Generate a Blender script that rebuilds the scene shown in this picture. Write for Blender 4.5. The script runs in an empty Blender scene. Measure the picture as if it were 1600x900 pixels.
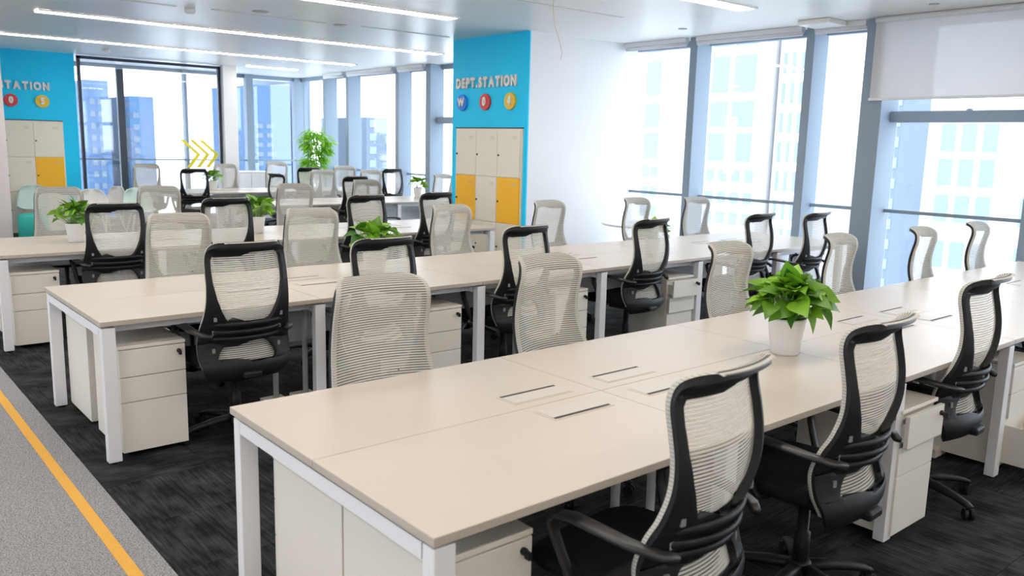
import bpy, bmesh, math, random
import numpy as np
from mathutils import Vector, Matrix

random.seed(7)
scene = bpy.context.scene
col = scene.collection

# ------------------------------------------------------------------ camera
CAM = Vector((-1.0548, -1.5022, 1.665))
YAW, PITCH, ROLL, FPX = 0.8662, -0.1701, 0.0253, 1304.06
fwd = Vector((math.cos(PITCH) * math.cos(YAW), math.cos(PITCH) * math.sin(YAW), math.sin(PITCH)))
rgt = fwd.cross(Vector((0, 0, 1))).normalized()
upv = rgt.cross(fwd)
cr, sr = math.cos(ROLL), math.sin(ROLL)
R_, U_ = cr * rgt + sr * upv, -sr * rgt + cr * upv
cam = bpy.data.cameras.new('camera')
camo = bpy.data.objects.new('camera', cam)
col.objects.link(camo)
m = Matrix((R_, U_, -fwd)).transposed().to_4x4()
m.translation = CAM
camo.matrix_world = m
cam.sensor_width = 36.0
cam.lens = FPX * 36.0 / 1600.0
cam.clip_end = 500
cam.dof.use_dof = True
cam.dof.focus_distance = 4.6
cam.dof.aperture_fstop = 4.0
scene.camera = camo

# ------------------------------------------------------------------ world + exposure
world = bpy.data.worlds.new('sky')
scene.world = world
world.use_nodes = True
wn = world.node_tree
for n in list(wn.nodes):
    wn.nodes.remove(n)
wo = wn.nodes.new('ShaderNodeOutputWorld')
bg = wn.nodes.new('ShaderNodeBackground')
bg.inputs['Color'].default_value = (0.82, 0.91, 1.0, 1)
bg.inputs['Strength'].default_value = 4.0
wn.links.new(bg.outputs[0], wo.inputs[0])
LAMP = 11.0
scene.view_settings.view_transform = 'Standard'
scene.view_settings.look = 'None'
scene.view_settings.gamma = 1.0
scene.view_settings.use_curve_mapping = False
scene.view_settings.exposure = 0.55
scene.cycles.max_bounces = 8
scene.cycles.diffuse_bounces = 5
scene.cycles.transparent_max_bounces = 24
scene.cycles.caustics_reflective = False
scene.cycles.caustics_refractive = False

# ------------------------------------------------------------------ materials
def mat(name, rgb, rough=0.5, metal=0.0, spec=0.5, emit=None, estr=0.0):
    mt = bpy.data.materials.new(name)
    mt.use_nodes = True
    b = mt.node_tree.nodes['Principled BSDF']
    b.inputs['Base Color'].default_value = (*rgb, 1)
    b.inputs['Roughness'].default_value = rough
    b.inputs['Metallic'].default_value = metal
    b.inputs['Specular IOR Level'].default_value = spec
    if emit:
        b.inputs['Emission Color'].default_value = (*emit, 1)
        b.inputs['Emission Strength'].default_value = estr
    return mt

def add_noise(mt, scale, amount, rough_amount=0.0, bump=0.0, coord='Object'):
    nt = mt.node_tree
    b = nt.nodes['Principled BSDF']
    tc = nt.nodes.new('ShaderNodeTexCoord')
    nz = nt.nodes.new('ShaderNodeTexNoise')
    nz.inputs['Scale'].default_value = scale
    nz.inputs['Detail'].default_value = 4
    nt.links.new(tc.outputs[coord], nz.inputs['Vector'])
    base = b.inputs['Base Color'].default_value[:3]
    rp = nt.nodes.new('ShaderNodeValToRGB')
    rp.color_ramp.elements[0].position = 0.3
    rp.color_ramp.elements[1].position = 0.7
    rp.color_ramp.elements[0].color = (*[c * (1 - amount) for c in base], 1)
    rp.color_ramp.elements[1].color = (*[min(1, c * (1 + amount)) for c in base], 1)
    nt.links.new(nz.outputs['Fac'], rp.inputs['Fac'])
    nt.links.new(rp.outputs[0], b.inputs['Base Color'])
    if bump:
        bm_ = nt.nodes.new('ShaderNodeBump')
        bm_.inputs['Strength'].default_value = bump
        bm_.inputs['Distance'].default_value = 0.01
        nt.links.new(nz.outputs['Fac'], bm_.inputs['Height'])
        nt.links.new(bm_.outputs[0], b.inputs['Normal'])
    return mt

M = {}
M['desktop'] = add_noise(mat('desktop', (0.475, 0.42, 0.36), 0.34), 3.0, 0.02)
M['white_metal'] = mat('white_metal', (0.76, 0.76, 0.78), 0.4)
M['pedestal'] = add_noise(mat('pedestal_white', (0.76, 0.72, 0.65), 0.45), 2.0, 0.015)
M['plate'] = mat('module_plate', (0.48, 0.445, 0.405), 0.4)
M['black'] = add_noise(mat('black_plastic', (0.011, 0.011, 0.012), 0.5, spec=0.3), 30, 0.2)
M['black_fabric'] = add_noise(mat('black_fabric', (0.010, 0.010, 0.011), 0.9, spec=0.2), 300, 0.3, bump=0.2)
M['slot'] = mat('slot_grey', (0.20, 0.195, 0.185), 0.6)
M['arm'] = mat('arm_plastic', (0.022, 0.021, 0.021), 0.38)
M['chrome'] = mat('chrome', (0.6, 0.6, 0.62), 0.15, 1.0)
M['dark'] = mat('dark_gap', (0.01, 0.009, 0.009), 0.6)
M['wall'] = add_noise(mat('wall_white', (0.77, 0.76, 0.755), 0.6), 1.5, 0.01)
M['pinkwall'] = mat('wall_off_white', (0.72, 0.66, 0.66), 0.6)
M['blue'] = add_noise(mat('wall_blue', (0.012, 0.62, 1.0), 0.55, spec=0.3), 2, 0.03)
M['ceiling'] = add_noise(mat('ceiling_metal', (0.83, 0.815, 0.785), 0.34, spec=0.4), 1.2, 0.012)
M['ceiling_back'] = mat('ceiling_plenum', (0.5, 0.5, 0.5), 0.8)
M['lamp'] = mat('lamp_diffuser', (0.9, 0.9, 0.9), 0.5, emit=(1.0, 0.91, 0.79), estr=LAMP)
M['frame_grey'] = mat('mullion_grey', (0.25, 0.31, 0.375), 0.6, spec=0.2)
M['frame_dark'] = mat('partition_frame', (0.03, 0.035, 0.06), 0.35)
M['frame_post'] = mat('door_post_grey', (0.045, 0.065, 0.09), 0.4)
M['locker'] = mat('locker_cream', (0.80, 0.74, 0.63), 0.45)
M['yellow'] = mat('locker_yellow', (0.95, 0.50, 0.02), 0.45)
M['letter'] = mat('letter_white', (0.80, 0.76, 0.72), 0.5)
M['disc_blue'] = mat('disc_blue', (0.03, 0.25, 0.85), 0.45)
M['disc_red'] = mat('disc_red', (0.70, 0.05, 0.06), 0.45)
M['disc_yellow'] = mat('disc_yellow', (0.80, 0.52, 0.04), 0.45)
M['line'] = add_noise(mat('floor_line', (0.70, 0.36, 0.05), 0.8), 200, 0.08)
M['chevron'] = mat('chevron_film', (0.80, 0.72, 0.05), 0.5)
M['pot'] = mat('pot_white', (0.80, 0.80, 0.80), 0.35)
M['soil'] = add_noise(mat('soil', (0.05, 0.035, 0.02), 0.95), 60, 0.4)
M['stem'] = mat('stem', (0.16, 0.30, 0.05), 0.6)
M['blind'] = mat('blind_tube', (0.72, 0.73, 0.75), 0.6)
M['wire'] = mat('wire', (0.55, 0.48, 0.36), 0.6)
M['shell'] = mat('shell_mint', (0.55, 0.70, 0.66), 0.4)
M['shell_white'] = mat('shell_white', (0.68, 0.68, 0.66), 0.4)
M['teal'] = mat('teal', (0.02, 0.42, 0.36), 0.6)
M['tower_white'] = mat('tower_white', (0.55, 0.55, 0.55), 0.8, spec=0.1)
M['tower_blue'] = mat('tower_blue', (0.07, 0.125, 0.22), 0.8, spec=0.1)
M['tower_pale'] = mat('tower_pale', (0.14, 0.175, 0.22), 0.8, spec=0.1)
M['tower_glass'] = mat('tower_glass', (0.225, 0.28, 0.30), 0.7, spec=0.1)
M['ground'] = mat('street_haze', (0.62, 0.66, 0.70), 0.9)

def leaf_mat():
    mt = mat('leaf_green', (0.12, 0.36, 0.02), 0.4)
    nt = mt.node_tree
    b = nt.nodes['Principled BSDF']
    oi = nt.nodes.new('ShaderNodeObjectInfo')
    rp = nt.nodes.new('ShaderNodeValToRGB')
    rp.color_ramp.elements[0].color = (0.022, 0.115, 0.010, 1)
    rp.color_ramp.elements[1].color = (0.25, 0.52, 0.03, 1)
    nt.links.new(oi.outputs['Random'], rp.inputs[0])
    nt.links.new(rp.outputs[0], b.inputs['Base Color'])
    tr = nt.nodes.new('ShaderNodeBsdfTranslucent')
    nt.links.new(rp.outputs[0], tr.inputs['Color'])
    mx = nt.nodes.new('ShaderNodeMixShader')
    mx.inputs[0].default_value = 0.3
    out = nt.nodes['Material Output']
    nt.links.new(b.outputs[0], mx.inputs[1])
    nt.links.new(tr.outputs[0], mx.inputs[2])
    nt.links.new(mx.outputs[0], out.inputs['Surface'])
    return mt
M['leaf'] = leaf_mat()

def tallleaf_mat():
    mt = mat('bamboo_green', (0.16, 0.42, 0.02), 0.45)
    nt = mt.node_tree
    b = nt.nodes['Principled BSDF']
    g = nt.nodes.new('ShaderNodeNewGeometry')
    rp = nt.nodes.new('ShaderNodeValToRGB')
    rp.color_ramp.elements[0].color = (0.10, 0.36, 0.015, 1)
    rp.color_ramp.elements[1].color = (0.42, 0.68, 0.06, 1)
    nt.links.new(g.outputs['Random Per Island'], rp.inputs[0])
    nt.links.new(rp.outputs[0], b.inputs['Base Color'])
    tr = nt.nodes.new('ShaderNodeBsdfTranslucent')
    nt.links.new(rp.outputs[0], tr.inputs['Color'])
    mx = nt.nodes.new('ShaderNodeMixShader')
    mx.inputs[0].default_value = 0.45
    nt.links.new(b.outputs[0], mx.inputs[1])
    nt.links.new(tr.outputs[0], mx.inputs[2])
    nt.links.new(mx.outputs[0], nt.nodes['Material Output'].inputs['Surface'])
    return mt
M['tall_leaf'] = tallleaf_mat()

def glass_mat(name, tint=(0.97, 0.98, 1.0), refl=0.06):
    mt = bpy.data.materials.new(name)
    mt.use_nodes = True
    nt = mt.node_tree
    for n in list(nt.nodes):
        nt.nodes.remove(n)
    out = nt.nodes.new('ShaderNodeOutputMaterial')
    t = nt.nodes.new('ShaderNodeBsdfTransparent')
    t.inputs[0].default_value = (*tint, 1)
    g = nt.nodes.new('ShaderNodeBsdfGlossy')
    g.inputs['Roughness'].default_value = 0.02
    g.inputs['Color'].default_value = (1, 1, 1, 1)
    mx = nt.nodes.new('ShaderNodeMixShader')
    mx.inputs[0].default_value = refl
    nt.links.new(t.outputs[0], mx.inputs[1])
    nt.links.new(g.outputs[0], mx.inputs[2])
    nt.links.new(mx.outputs[0], out.inputs[0])
    return mt
M['glass'] = glass_mat('window_glass', refl=0.05)
M['partition_glass'] = glass_mat('partition_glass', (0.93, 0.95, 0.97), 0.08)

def mesh_fabric():
    mt = bpy.data.materials.new('chair_mesh')
    mt.use_nodes = True
    nt = mt.node_tree
    for n in list(nt.nodes):
        nt.nodes.remove(n)
    N = nt.nodes.new
    L = nt.links.new
    out = N('ShaderNodeOutputMaterial')
    uv = N('ShaderNodeUVMap'); uv.uv_map = 'UVMap'
    sep = N('ShaderNodeSeparateXYZ'); L(uv.outputs[0], sep.inputs[0])
    # stripes along the height (v counts ribs)
    fr = N('ShaderNodeMath'); fr.operation = 'FRACT'; L(sep.outputs['Y'], fr.inputs[0])
    a = N('ShaderNodeMath'); a.operation = 'SUBTRACT'; L(fr.outputs[0], a.inputs[0]); a.inputs[1].default_value = 0.5
    b = N('ShaderNodeMath'); b.operation = 'ABSOLUTE'; L(a.outputs[0], b.inputs[0])
    rib = N('ShaderNodeMapRange'); L(b.outputs[0], rib.inputs[0])
    rib.inputs[1].default_value = 0.24; rib.inputs[2].default_value = 0.34
    rib.inputs[3].default_value = 0.93; rib.inputs[4].default_value = 0.33
    # hem near the edge: u in 0..1
    h = N('ShaderNodeMath'); h.operation = 'SUBTRACT'; L(sep.outputs['X'], h.inputs[0]); h.inputs[1].default_value = 0.5
    h2 = N('ShaderNodeMath'); h2.operation = 'ABSOLUTE'; L(h.outputs[0], h2.inputs[0])
    hem = N('ShaderNodeMapRange'); L(h2.outputs[0], hem.inputs[0])
    hem.inputs[1].default_value = 0.455; hem.inputs[2].default_value = 0.465
    hem.inputs[3].default_value = 0.0; hem.inputs[4].default_value = 0.92
    mxa = N('ShaderNodeMath'); mxa.operation = 'MAXIMUM'; L(rib.outputs[0], mxa.inputs[0]); L(hem.outputs[0], mxa.inputs[1])
    df = N('ShaderNodeBsdfDiffuse')
    colr = N('ShaderNodeMapRange'); L(b.outputs[0], colr.inputs[0])
    cm = N('ShaderNodeMix'); cm.data_type = 'RGBA'
    colr.inputs[1].default_value = 0.1; colr.inputs[2].default_value = 0.4
    L(colr.outputs[0], cm.inputs[0])
    cm.inputs[6].default_value = (0.76, 0.735, 0.68, 1)
    cm.inputs[7].default_value = (0.56, 0.545, 0.50, 1)
    L(cm.outputs[2], df.inputs['Color'])
    tl = N('ShaderNodeBsdfTranslucent'); L(cm.outputs[2], tl.inputs['Color'])
    m1 = N('ShaderNodeMixShader'); m1.inputs[0].default_value = 0.28
    L(df.outputs[0], m1.inputs[1]); L(tl.outputs[0], m1.inputs[2])
    tp = N('ShaderNodeBsdfTransparent')
    m2 = N('ShaderNodeMixShader')
    L(mxa.outputs[0], m2.inputs[0]); L(tp.outputs[0], m2.inputs[1]); L(m1.outputs[0], m2.inputs[2])
    L(m2.outputs[0], out.inputs[0])
    return mt
M['mesh'] = mesh_fabric()

def blind_fabric():
    mt = bpy.data.materials.new('blind_screen')
    mt.use_nodes = True
    nt = mt.node_tree
    for n in list(nt.nodes):
        nt.nodes.remove(n)
    N = nt.nodes.new; L = nt.links.new
    out = N('ShaderNodeOutputMaterial')
    df = N('ShaderNodeBsdfDiffuse'); df.inputs[0].default_value = (0.74, 0.73, 0.73, 1)
    tl = N('ShaderNodeBsdfTranslucent'); tl.inputs[0].default_value = (0.70, 0.69, 0.71, 1)
    m1 = N('ShaderNodeMixShader'); m1.inputs[0].default_value = 0.30
    L(df.outputs[0], m1.inputs[1]); L(tl.outputs[0], m1.inputs[2])
    tp = N('ShaderNodeBsdfTransparent')
    m2 = N('ShaderNodeMixShader'); m2.inputs[0].default_value = 0.84
    L(tp.outputs[0], m2.inputs[1]); L(m1.outputs[0], m2.inputs[2])
    L(m2.outputs[0], out.inputs[0])
    return mt
M['blind_screen'] = blind_fabric()

def carpet_tile_mat():
    mt = mat('carpet_tile', (0.03, 0.032, 0.034), 0.95, spec=0.15)
    nt = mt.node_tree; N = nt.nodes.new; L = nt.links.new
    b = nt.nodes['Principled BSDF']
    oi = N('ShaderNodeObjectInfo')
    tc = N('ShaderNodeTexCoord')
    # streaks, turned by 90 degrees on half of the tiles
    gt = N('ShaderNodeMath'); gt.operation = 'GREATER_THAN'; gt.inputs[1].default_value = 0.5
    L(oi.outputs['Random'], gt.inputs[0])
    ma = N('ShaderNodeMapping'); ma.inputs['Scale'].default_value = (5, 75, 1)
    mb_ = N('ShaderNodeMapping'); mb_.inputs['Scale'].default_value = (75, 5, 1)
    L(tc.outputs['Object'], ma.inputs[0]); L(tc.outputs['Object'], mb_.inputs[0])
    mv = N('ShaderNodeMix'); mv.data_type = 'VECTOR'
    L(gt.outputs[0], mv.inputs[0]); L(ma.outputs[0], mv.inputs[4]); L(mb_.outputs[0], mv.inputs[5])
    nz = N('ShaderNodeTexNoise'); nz.inputs['Scale'].default_value = 1.0; nz.inputs['Detail'].default_value = 6
    L(mv.outputs[1], nz.inputs['Vector'])
    n2 = N('ShaderNodeTexNoise'); n2.inputs['Scale'].default_value = 5.0; n2.inputs['Detail'].default_value = 3
    L(tc.outputs['Object'], n2.inputs['Vector'])
    ad = N('ShaderNodeMath'); ad.operation = 'MULTIPLY'; L(nz.outputs[0], ad.inputs[0]); L(n2.outputs[0], ad.inputs[1])
    rp = N('ShaderNodeValToRGB')
    rp.color_ramp.elements[0].position = 0.16; rp.color_ramp.elements[0].color = (0.006, 0.0065, 0.007, 1)
    rp.color_ramp.elements[1].position = 0.42; rp.color_ramp.elements[1].color = (0.055, 0.060, 0.062, 1)
    L(ad.outputs[0], rp.inputs[0]); L(rp.outputs[0], b.inputs['Base Color'])
    return mt
M['tile'] = carpet_tile_mat()

def aisle_mat():
    mt = mat('aisle_carpet', (0.27, 0.265, 0.275), 0.95, spec=0.15)
    nt = mt.node_tree; N = nt.nodes.new; L = nt.links.new
    b = nt.nodes['Principled BSDF']
    tc = N('ShaderNodeTexCoord')
    nz = N('ShaderNodeTexNoise'); nz.inputs['Scale'].default_value = 160; nz.inputs['Detail'].default_value = 5
    L(tc.outputs['Object'], nz.inputs['Vector'])
    rp = N('ShaderNodeValToRGB')
    rp.color_ramp.elements[0].position = 0.34; rp.color_ramp.elements[0].color = (0.13, 0.127, 0.133, 1)
    rp.color_ramp.elements[1].position = 0.64; rp.color_ramp.elements[1].color = (0.37, 0.36, 0.37, 1)
    L(nz.outputs[0], rp.inputs[0]); L(rp.outputs[0], b.inputs['Base Color'])
    return mt
M['aisle'] = aisle_mat()

# ------------------------------------------------------------------ mesh helpers
class MB:
    def __init__(s):
        s.bm = bmesh.new()
        s.uv = None

    def box(s, x0, x1, y0, y1, z0, z1):
        bm = s.bm
        v = [bm.verts.new(p) for p in ((x0, y0, z0), (x1, y0, z0), (x1, y1, z0), (x0, y1, z0),
                                       (x0, y0, z1), (x1, y0, z1), (x1, y1, z1), (x0, y1, z1))]
        for f in ((3, 2, 1, 0), (4, 5, 6, 7), (0, 1, 5, 4), (1, 2, 6, 5), (2, 3, 7, 6), (3, 0, 4, 7)):
            bm.faces.new([v[i] for i in f])
        return s

    def loft(s, rings, cap=True, closed=True):
        bm = s.bm
        rv = [[bm.verts.new(p) for p in r] for r in rings]
        n = len(rv[0])
        for a, b in zip(rv, rv[1:]):
            for i in range(n if closed else n - 1):
                j = (i + 1) % n
                bm.faces.new((a[i], a[j], b[j], b[i]))
        if cap:
            bm.faces.new(list(reversed(rv[0])))
            bm.faces.new(rv[-1])
        return s

    def lathe(s, prof, seg=20, c=(0, 0, 0)):
        rings = []
        for r, z in prof:
            rings.append([(c[0] + r * math.cos(2 * math.pi * i / seg), c[1] + r * math.sin(2 * math.pi * i / seg), c[2] + z) for i in range(seg)])
        return s.loft(rings)

    def cyl(s, p0, p1, r0, r1=None, seg=12):
        r1 = r0 if r1 is None else r1
        p0, p1 = Vector(p0), Vector(p1)
        d = (p1 - p0).normalized()
        a = d.orthogonal().normalized(); b = d.cross(a)
        rings = []
        for p, r in ((p0, r0), (p1, r1)):
            rings.append([p + r * (math.cos(2 * math.pi * i / seg) * a + math.sin(2 * math.pi * i / seg) * b) for i in range(seg)])
        return s.loft(rings)

    def sweep(s, pts, w, h, seg=8, side=None):
        """elliptic / flat bar along a path; w = across `side`, h = the other way"""
        pts = [Vector(p) for p in pts]
        rings = []
        for i, p in enumerate(pts):
            t = (pts[min(i + 1, len(pts) - 1)] - pts[max(i - 1, 0)]).normalized()
            sd = Vector(side) if side is not None else t.orthogonal()
            sd = (sd - sd.dot(t) * t).normalized()
            nn = t.cross(sd)
            ww = w[i] if isinstance(w, (list, tuple)) else w
            hh = h[i] if isinstance(h, (list, tuple)) else h
            ring = []
            for k in range(seg):
                an = 2 * math.pi * k / seg
                c_, s_ = math.cos(an), math.sin(an)
                e = 0.6
                ring.append(p + sd * (ww / 2 * math.copysign(abs(c_) ** e, c_)) + nn * (hh / 2 * math.copysign(abs(s_) ** e, s_)))
            rings.append(ring)
        return s.loft(rings)

    def poly(s, pts):
        s.bm.faces.new([s.bm.verts.new(p) for p in pts])
        return s

    def mesh(s, name, mt, smooth=False):
        bmesh.ops.recalc_face_normals(s.bm, faces=s.bm.faces)
        me = bpy.data.meshes.new(name)
        s.bm.to_mesh(me)
        s.bm.free()
        if mt is not None:
            me.materials.append(mt)
        if smooth:
            for p in me.polygons:
                p.use_smooth = True
        return me

    def build(s, name, mt, parent=None, smooth=False, bevel=0.0, loc=(0, 0, 0)):
        return obj(name, s.mesh(name, mt, smooth), parent, bevel, loc)

def obj(name, me, parent=None, bevel=0.0, loc=(0, 0, 0), rz=0.0):
    o = bpy.data.objects.new(name, me)
    col.objects.link(o)
    o.parent = parent
    o.location = loc
    o.rotation_euler.z = rz
    if bevel:
        bv = o.modifiers.new('bevel', 'BEVEL')
        bv.width = bevel
        bv.segments = 2
        bv.limit_method = 'ANGLE'
    return o

def thing(name, label, cat, loc=(0, 0, 0), rz=0.0, group=None, scale=None):
    o = bpy.data.objects.new(name, None)
    o.empty_display_size = 0.1
    col.objects.link(o)
    o.location = loc
    o.rotation_euler.z = rz
    if scale:
        o.scale = scale
    return tag(o, label, cat, group)

def tag(o, label, cat, group=None):
    o['label'] = label
    o['category'] = cat
    if group:
        o['group'] = group
    return o

def struct(o):
    o['kind'] = 'structure'
    return o

def copy_tree(o, parent=None):
    c = o.copy()
    col.objects.link(c)
    c.parent = parent
    for ch in o.children:
        copy_tree(ch, c)
    return c

# ------------------------------------------------------------------ room shell
XW = 7.65          # window line
YF = 16.2          # far window line
H = 3.0
X0, Y0 = -4.0, -3.4
CARX = -0.0877     # edge between aisle carpet and carpet tiles

fl = struct(MB().box(X0, XW + 0.2, Y0, YF + 0.2, -0.3, -0.012).build('floor', M['dark']))
T = 0.5
tm = MB().box(0.001, T - 0.001, 0.001, T - 0.001, -0.012, 0.0).mesh('carpet_tile', M['tile'])
tiles = []
nx = int((XW - CARX) / T) + 1
ny = int((YF - Y0) / T) + 1
for i in range(nx):
    for j in range(ny):
        x, y = CARX + i * T, Y0 + j * T
        c = Vector((x + T / 2, y + T / 2, 0)) - CAM
        k = c.dot(fwd)
        u, v = (FPX * c.dot(R_) / k, FPX * c.dot(U_) / k) if k > 0.3 else (9e9, 9e9)
        seen = abs(u) < 950 and abs(v) < 620
        tiles.append((0 if seen else 1, c.length, x, y))
tiles.sort()
rest = MB()
for n, (s_, d, x, y) in enumerate(tiles):
    if n < 280 and s_ == 0:
        obj('carpet_tile', tm, fl, 0, (x, y, 0))
    else:
        rest.box(x + 0.001, x + T - 0.001, y + 0.001, y + T - 0.001, -0.012, 0.0)
ro = rest.build('carpet_tiles_beyond', M['tile'], fl)
ro['kind'] = 'stuff'

struct(MB().box(X0, CARX, Y0, YF, -0.012, 0.001).build('floor_aisle', M['aisle']))
struct(MB().box(-0.2380, -0.1900, Y0, YF, 0.0, 0.003).build('trim_1', M['line']))

# ceiling of metal panels under a plenum
ce = struct(MB().box(X0, XW + 0.2, Y0, YF + 0.2, H + 0.012, H + 0.3).build('ceiling', M['ceiling_back']))
PX, PY = 1.2, 1.5
pm = MB().box(0.0012, PX - 0.0012, 0.0012, PY - 0.0012, 0.0, 0.02).mesh('ceiling_panel', M['ceiling'])
for i in range(int((XW - X0) / PX) + 1):
    for j in range(int((YF - Y0) / PY) + 1):
        obj('ceiling_panel', pm, ce, 0, (X0 + i * PX, Y0 + j * PY, H))

struct(MB().box(X0 - 0.2, X0, Y0, YF, 0, 1.0).build('wall_left', M['wall']))
struct(MB().box(X0 - 0.2, X0, Y0, YF, 2.6, H).build('wall_left_header', M['wall']))
struct(MB().box(X0, XW, Y0 - 0.2, Y0, 0, H).build('wall_back', M['wall']))
struct(MB().box(X0, 1.42, YF, YF + 0.2, 0, H).build('wall_far', M['wall']))

def mullion(n, x0, x1, y0, y1, name='trim'):
    return struct(MB().box(x0, x1, y0, y1, 0, H).build('%s_%d' % (name, n), M['frame_grey'], bevel=0.004))

# window wall along +x : (front-left y, front-right y)
mull = [(14.62, 14.52), (13.66, 13.55), (11.83, 11.71), (10.85, 10.70), (9.4, 9.3), (8.1, 8.0), (5.16, 5.05), (3.60, 3.50), (1.30, 1.20), (-0.9, -1.0)]
tn = 2
for a, b in mull:
    mullion(tn, 7.36, XW, b, a); tn += 1
mullion(tn, 7.28, XW, 2.66, 2.88); tn += 1            # structural pillar by the lowered blind
mullion(tn, 7.45, XW + 0.1, YF - 0.12, YF + 0.06); tn += 1
for a, b in ((1.42, 1.60), (5.02, 5.08), (6.32, 6.47)):
    mullion(tn, a, b, YF - 0.16, YF); tn += 1

wn_ = 1
def window_x(y0, y1, bar=None, rail=True):
    """a bay of the window wall running along y"""
    global wn_
    w = bpy.data.objects.new('window_%d' % wn_, None); col.objects.link(w); wn_ += 1
    w.location = (XW, (y0 + y1) / 2, 0)
    struct(w)
    hh = (y1 - y0) / 2
    MB().box(0.0, 0.012, -hh, hh, 0.04, 2.94).build('pane', M['glass'], w)
    MB().box(-0.03, 0.04, -hh, hh, 0.0, 0.06).build('sill', M['frame_grey'], w)
    MB().box(-0.05, 0.04, -hh, hh, 2.92, 3.0).build('head', M['frame_grey'], w)
    if rail:
        MB().box(-0.10, -0.075, -hh, hh, 1.065, 1.10).build('rail', M['frame_grey'], w)
    if bar:
        MB().box(-0.16, 0.02, -hh, hh, bar - 0.055, bar + 0.055).build('transom', M['frame_grey'], w, bevel=0.005)
    return w

ys = [YF - 0.12, 14.62, 14.52, 13.66, 13.55, 11.83, 11.71, 10.85]
for a, b in ((14.62, YF - 0.12), (13.66, 14.52), (11.83, 13.55), (10.85, 11.71)):
    window_x(a, b)
window_x(9.4, 10.70, bar=2.05, rail=True)
window_x(8.1, 9.3, bar=2.05)
window_x(5.16, 8.0)
window_x(3.60, 5.05)
window_x(2.88, 3.50)
ww = window_x(1.30, 2.66, bar=2.04)
hd = MB().lathe([(0.03, 0), (0.028, 0.012), (0.015, 0.02)], 16, (-0.08, -0.05, 2.095)).build('catch', M['frame_grey'], ww, True)
window_x(-0.9, 1.20, bar=2.04)
window_x(Y0, -1.0, bar=2.04)

def added_window_left(y0, y1):  # unseen windows added for cool light from the left, numbered with the others
    global wn_
    w = bpy.data.objects.new('window_%d' % wn_, None); col.objects.link(w); wn_ += 1
    w.location = (X0, (y0 + y1) / 2, 0)
    struct(w)
    hh = (y1 - y0) / 2
    MB().box(-0.06, -0.05, -hh + 0.05, hh - 0.05, 1.0, 2.6).build('pane', M['glass'], w)
    MB().box(-0.15, 0.05, -hh - 0.06, -hh + 0.06, 1.0, 2.6).build('post', M['frame_grey'], w)
for k in range(9):
    if k % 2:
        added_window_left(Y0 + k * 2.3, Y0 + (k + 1) * 2.3)
    else:
        struct(MB().box(X0 - 0.2, X0, Y0 + k * 2.3, Y0 + (k + 1) * 2.3, 1.0, 2.6).build('wall_left_pier', M['wall']))

def window_y(x0, x1):
    global wn_
    w = bpy.data.objects.new('window_%d' % wn_, None); col.objects.link(w); wn_ += 1
    w.location = ((x0 + x1) / 2, YF, 0)
    struct(w)
    hh = (x1 - x0) / 2
    MB().box(-hh, hh, 0.0, 0.012, 0.04, 2.94).build('pane', M['glass'], w)
    MB().box(-hh, hh, -0.03, 0.04, 0.0, 0.06).build('sill', M['frame_grey'], w)
    MB().box(-hh, hh, -0.05, 0.04, 2.92, 3.0).build('head', M['frame_grey'], w)
    MB().box(-hh, hh, -0.10, -0.08, 1.175, 1.205).build('rail', M['frame_grey'], w)
for a, b in ((1.60, 5.02), (5.08, 6.32), (6.47, 7.50)):
    window_y(a, b)

# rolled-up blinds along the window wall
def rolled_blind(y0, y1, label):
    t = thing('roller_blind', label, 'blind', (7.33, (y0 + y1) / 2, 2.91), group='rolled-up blinds along the window wall')
    hh = (y1 - y0) / 2 - 0.01
    MB().box(-0.035, 0.045, -hh, hh, 0.035, 0.088).build('housing', M['blind'], t)
    MB().cyl((0, -hh, 0.022), (0, hh, 0.022), 0.022, seg=14).build('fabric_roll', M['blind'], t, True)
    MB().box(-0.006, 0.006, -hh, hh, -0.012, 0.002).build('bottom_bar', M['blind'], t)
for a, b, l in ((3.62, 5.04, 'rolled-up roller blind above the window facing the white tower'),
                (2.90, 3.49, 'short rolled-up roller blind beside the thick grey pillar'),
                (5.18, 6.19, 'rolled-up roller blind beside the white wall face'),
                (10.87, 11.70, 'rolled-up roller blind left of the casement window beside the blue column'),
                (11.85, 13.54, 'wide rolled-up roller blind above the far window behind the benches'),
                (13.68, 14.51, 'rolled-up roller blind above the window behind the tall plant')):
    rolled_blind(a, b, l)

# lowered translucent screen
t = thing('roller_screen', 'lowered translucent grey roller screen in front of the right-hand window', 'blind', (7.24, 1.98, 2.19))
MB().box(-0.002, 0.002, -0.70, 0.79, 0.02, 0.80).build('screen_fabric', M['blind_screen'], t)
MB().box(-0.012, 0.012, -0.71, 0.80, 0.0, 0.026).build('bottom_bar', M['blind'], t, bevel=0.004)
MB().cyl((0.0, -0.70, 0.78), (0.0, 0.79, 0.78), 0.03, seg=14).build('fabric_roll', M['blind'], t, True)

# ------------------------------------------------------------------ ceiling fittings
ORD = ['first', 'second', 'third', 'fourth', 'fifth', 'sixth', 'seventh', 'eighth']
def lamps(y, x0, n, where, last=1.15):
    for i in range(n):
        x = x0 + i * 1.15
        t = thing('ceiling_light', 'linear white ceiling light, %s segment from the aisle %s' % (ORD[i], where), 'lamp', (x, y, H), group='linear ceiling lights')
        l = last if i == n - 1 else 1.15
        MB().box(0.006, l - 0.006, -0.10, 0.10, -0.012, -0.002).build('diffuser', M['lamp'], t)
        for a in (-0.115, 0.101):
            MB().box(0.0, l, a, a + 0.014, -0.016, -0.001).build('trim_rail', M['white_metal'], t)
lamps(-2.45, -3.2, 8, 'behind the front bench')
lamps(0.45, -3.2, 8, 'over the front bench')
lamps(3.42, -3.2, 8, 'over the second bench')
lamps(6.12, -3.55, 7, 'over the third bench')
lamps(9.25, 1.09, 5, 'over the aisle beside the blue column', 0.85)
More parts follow.
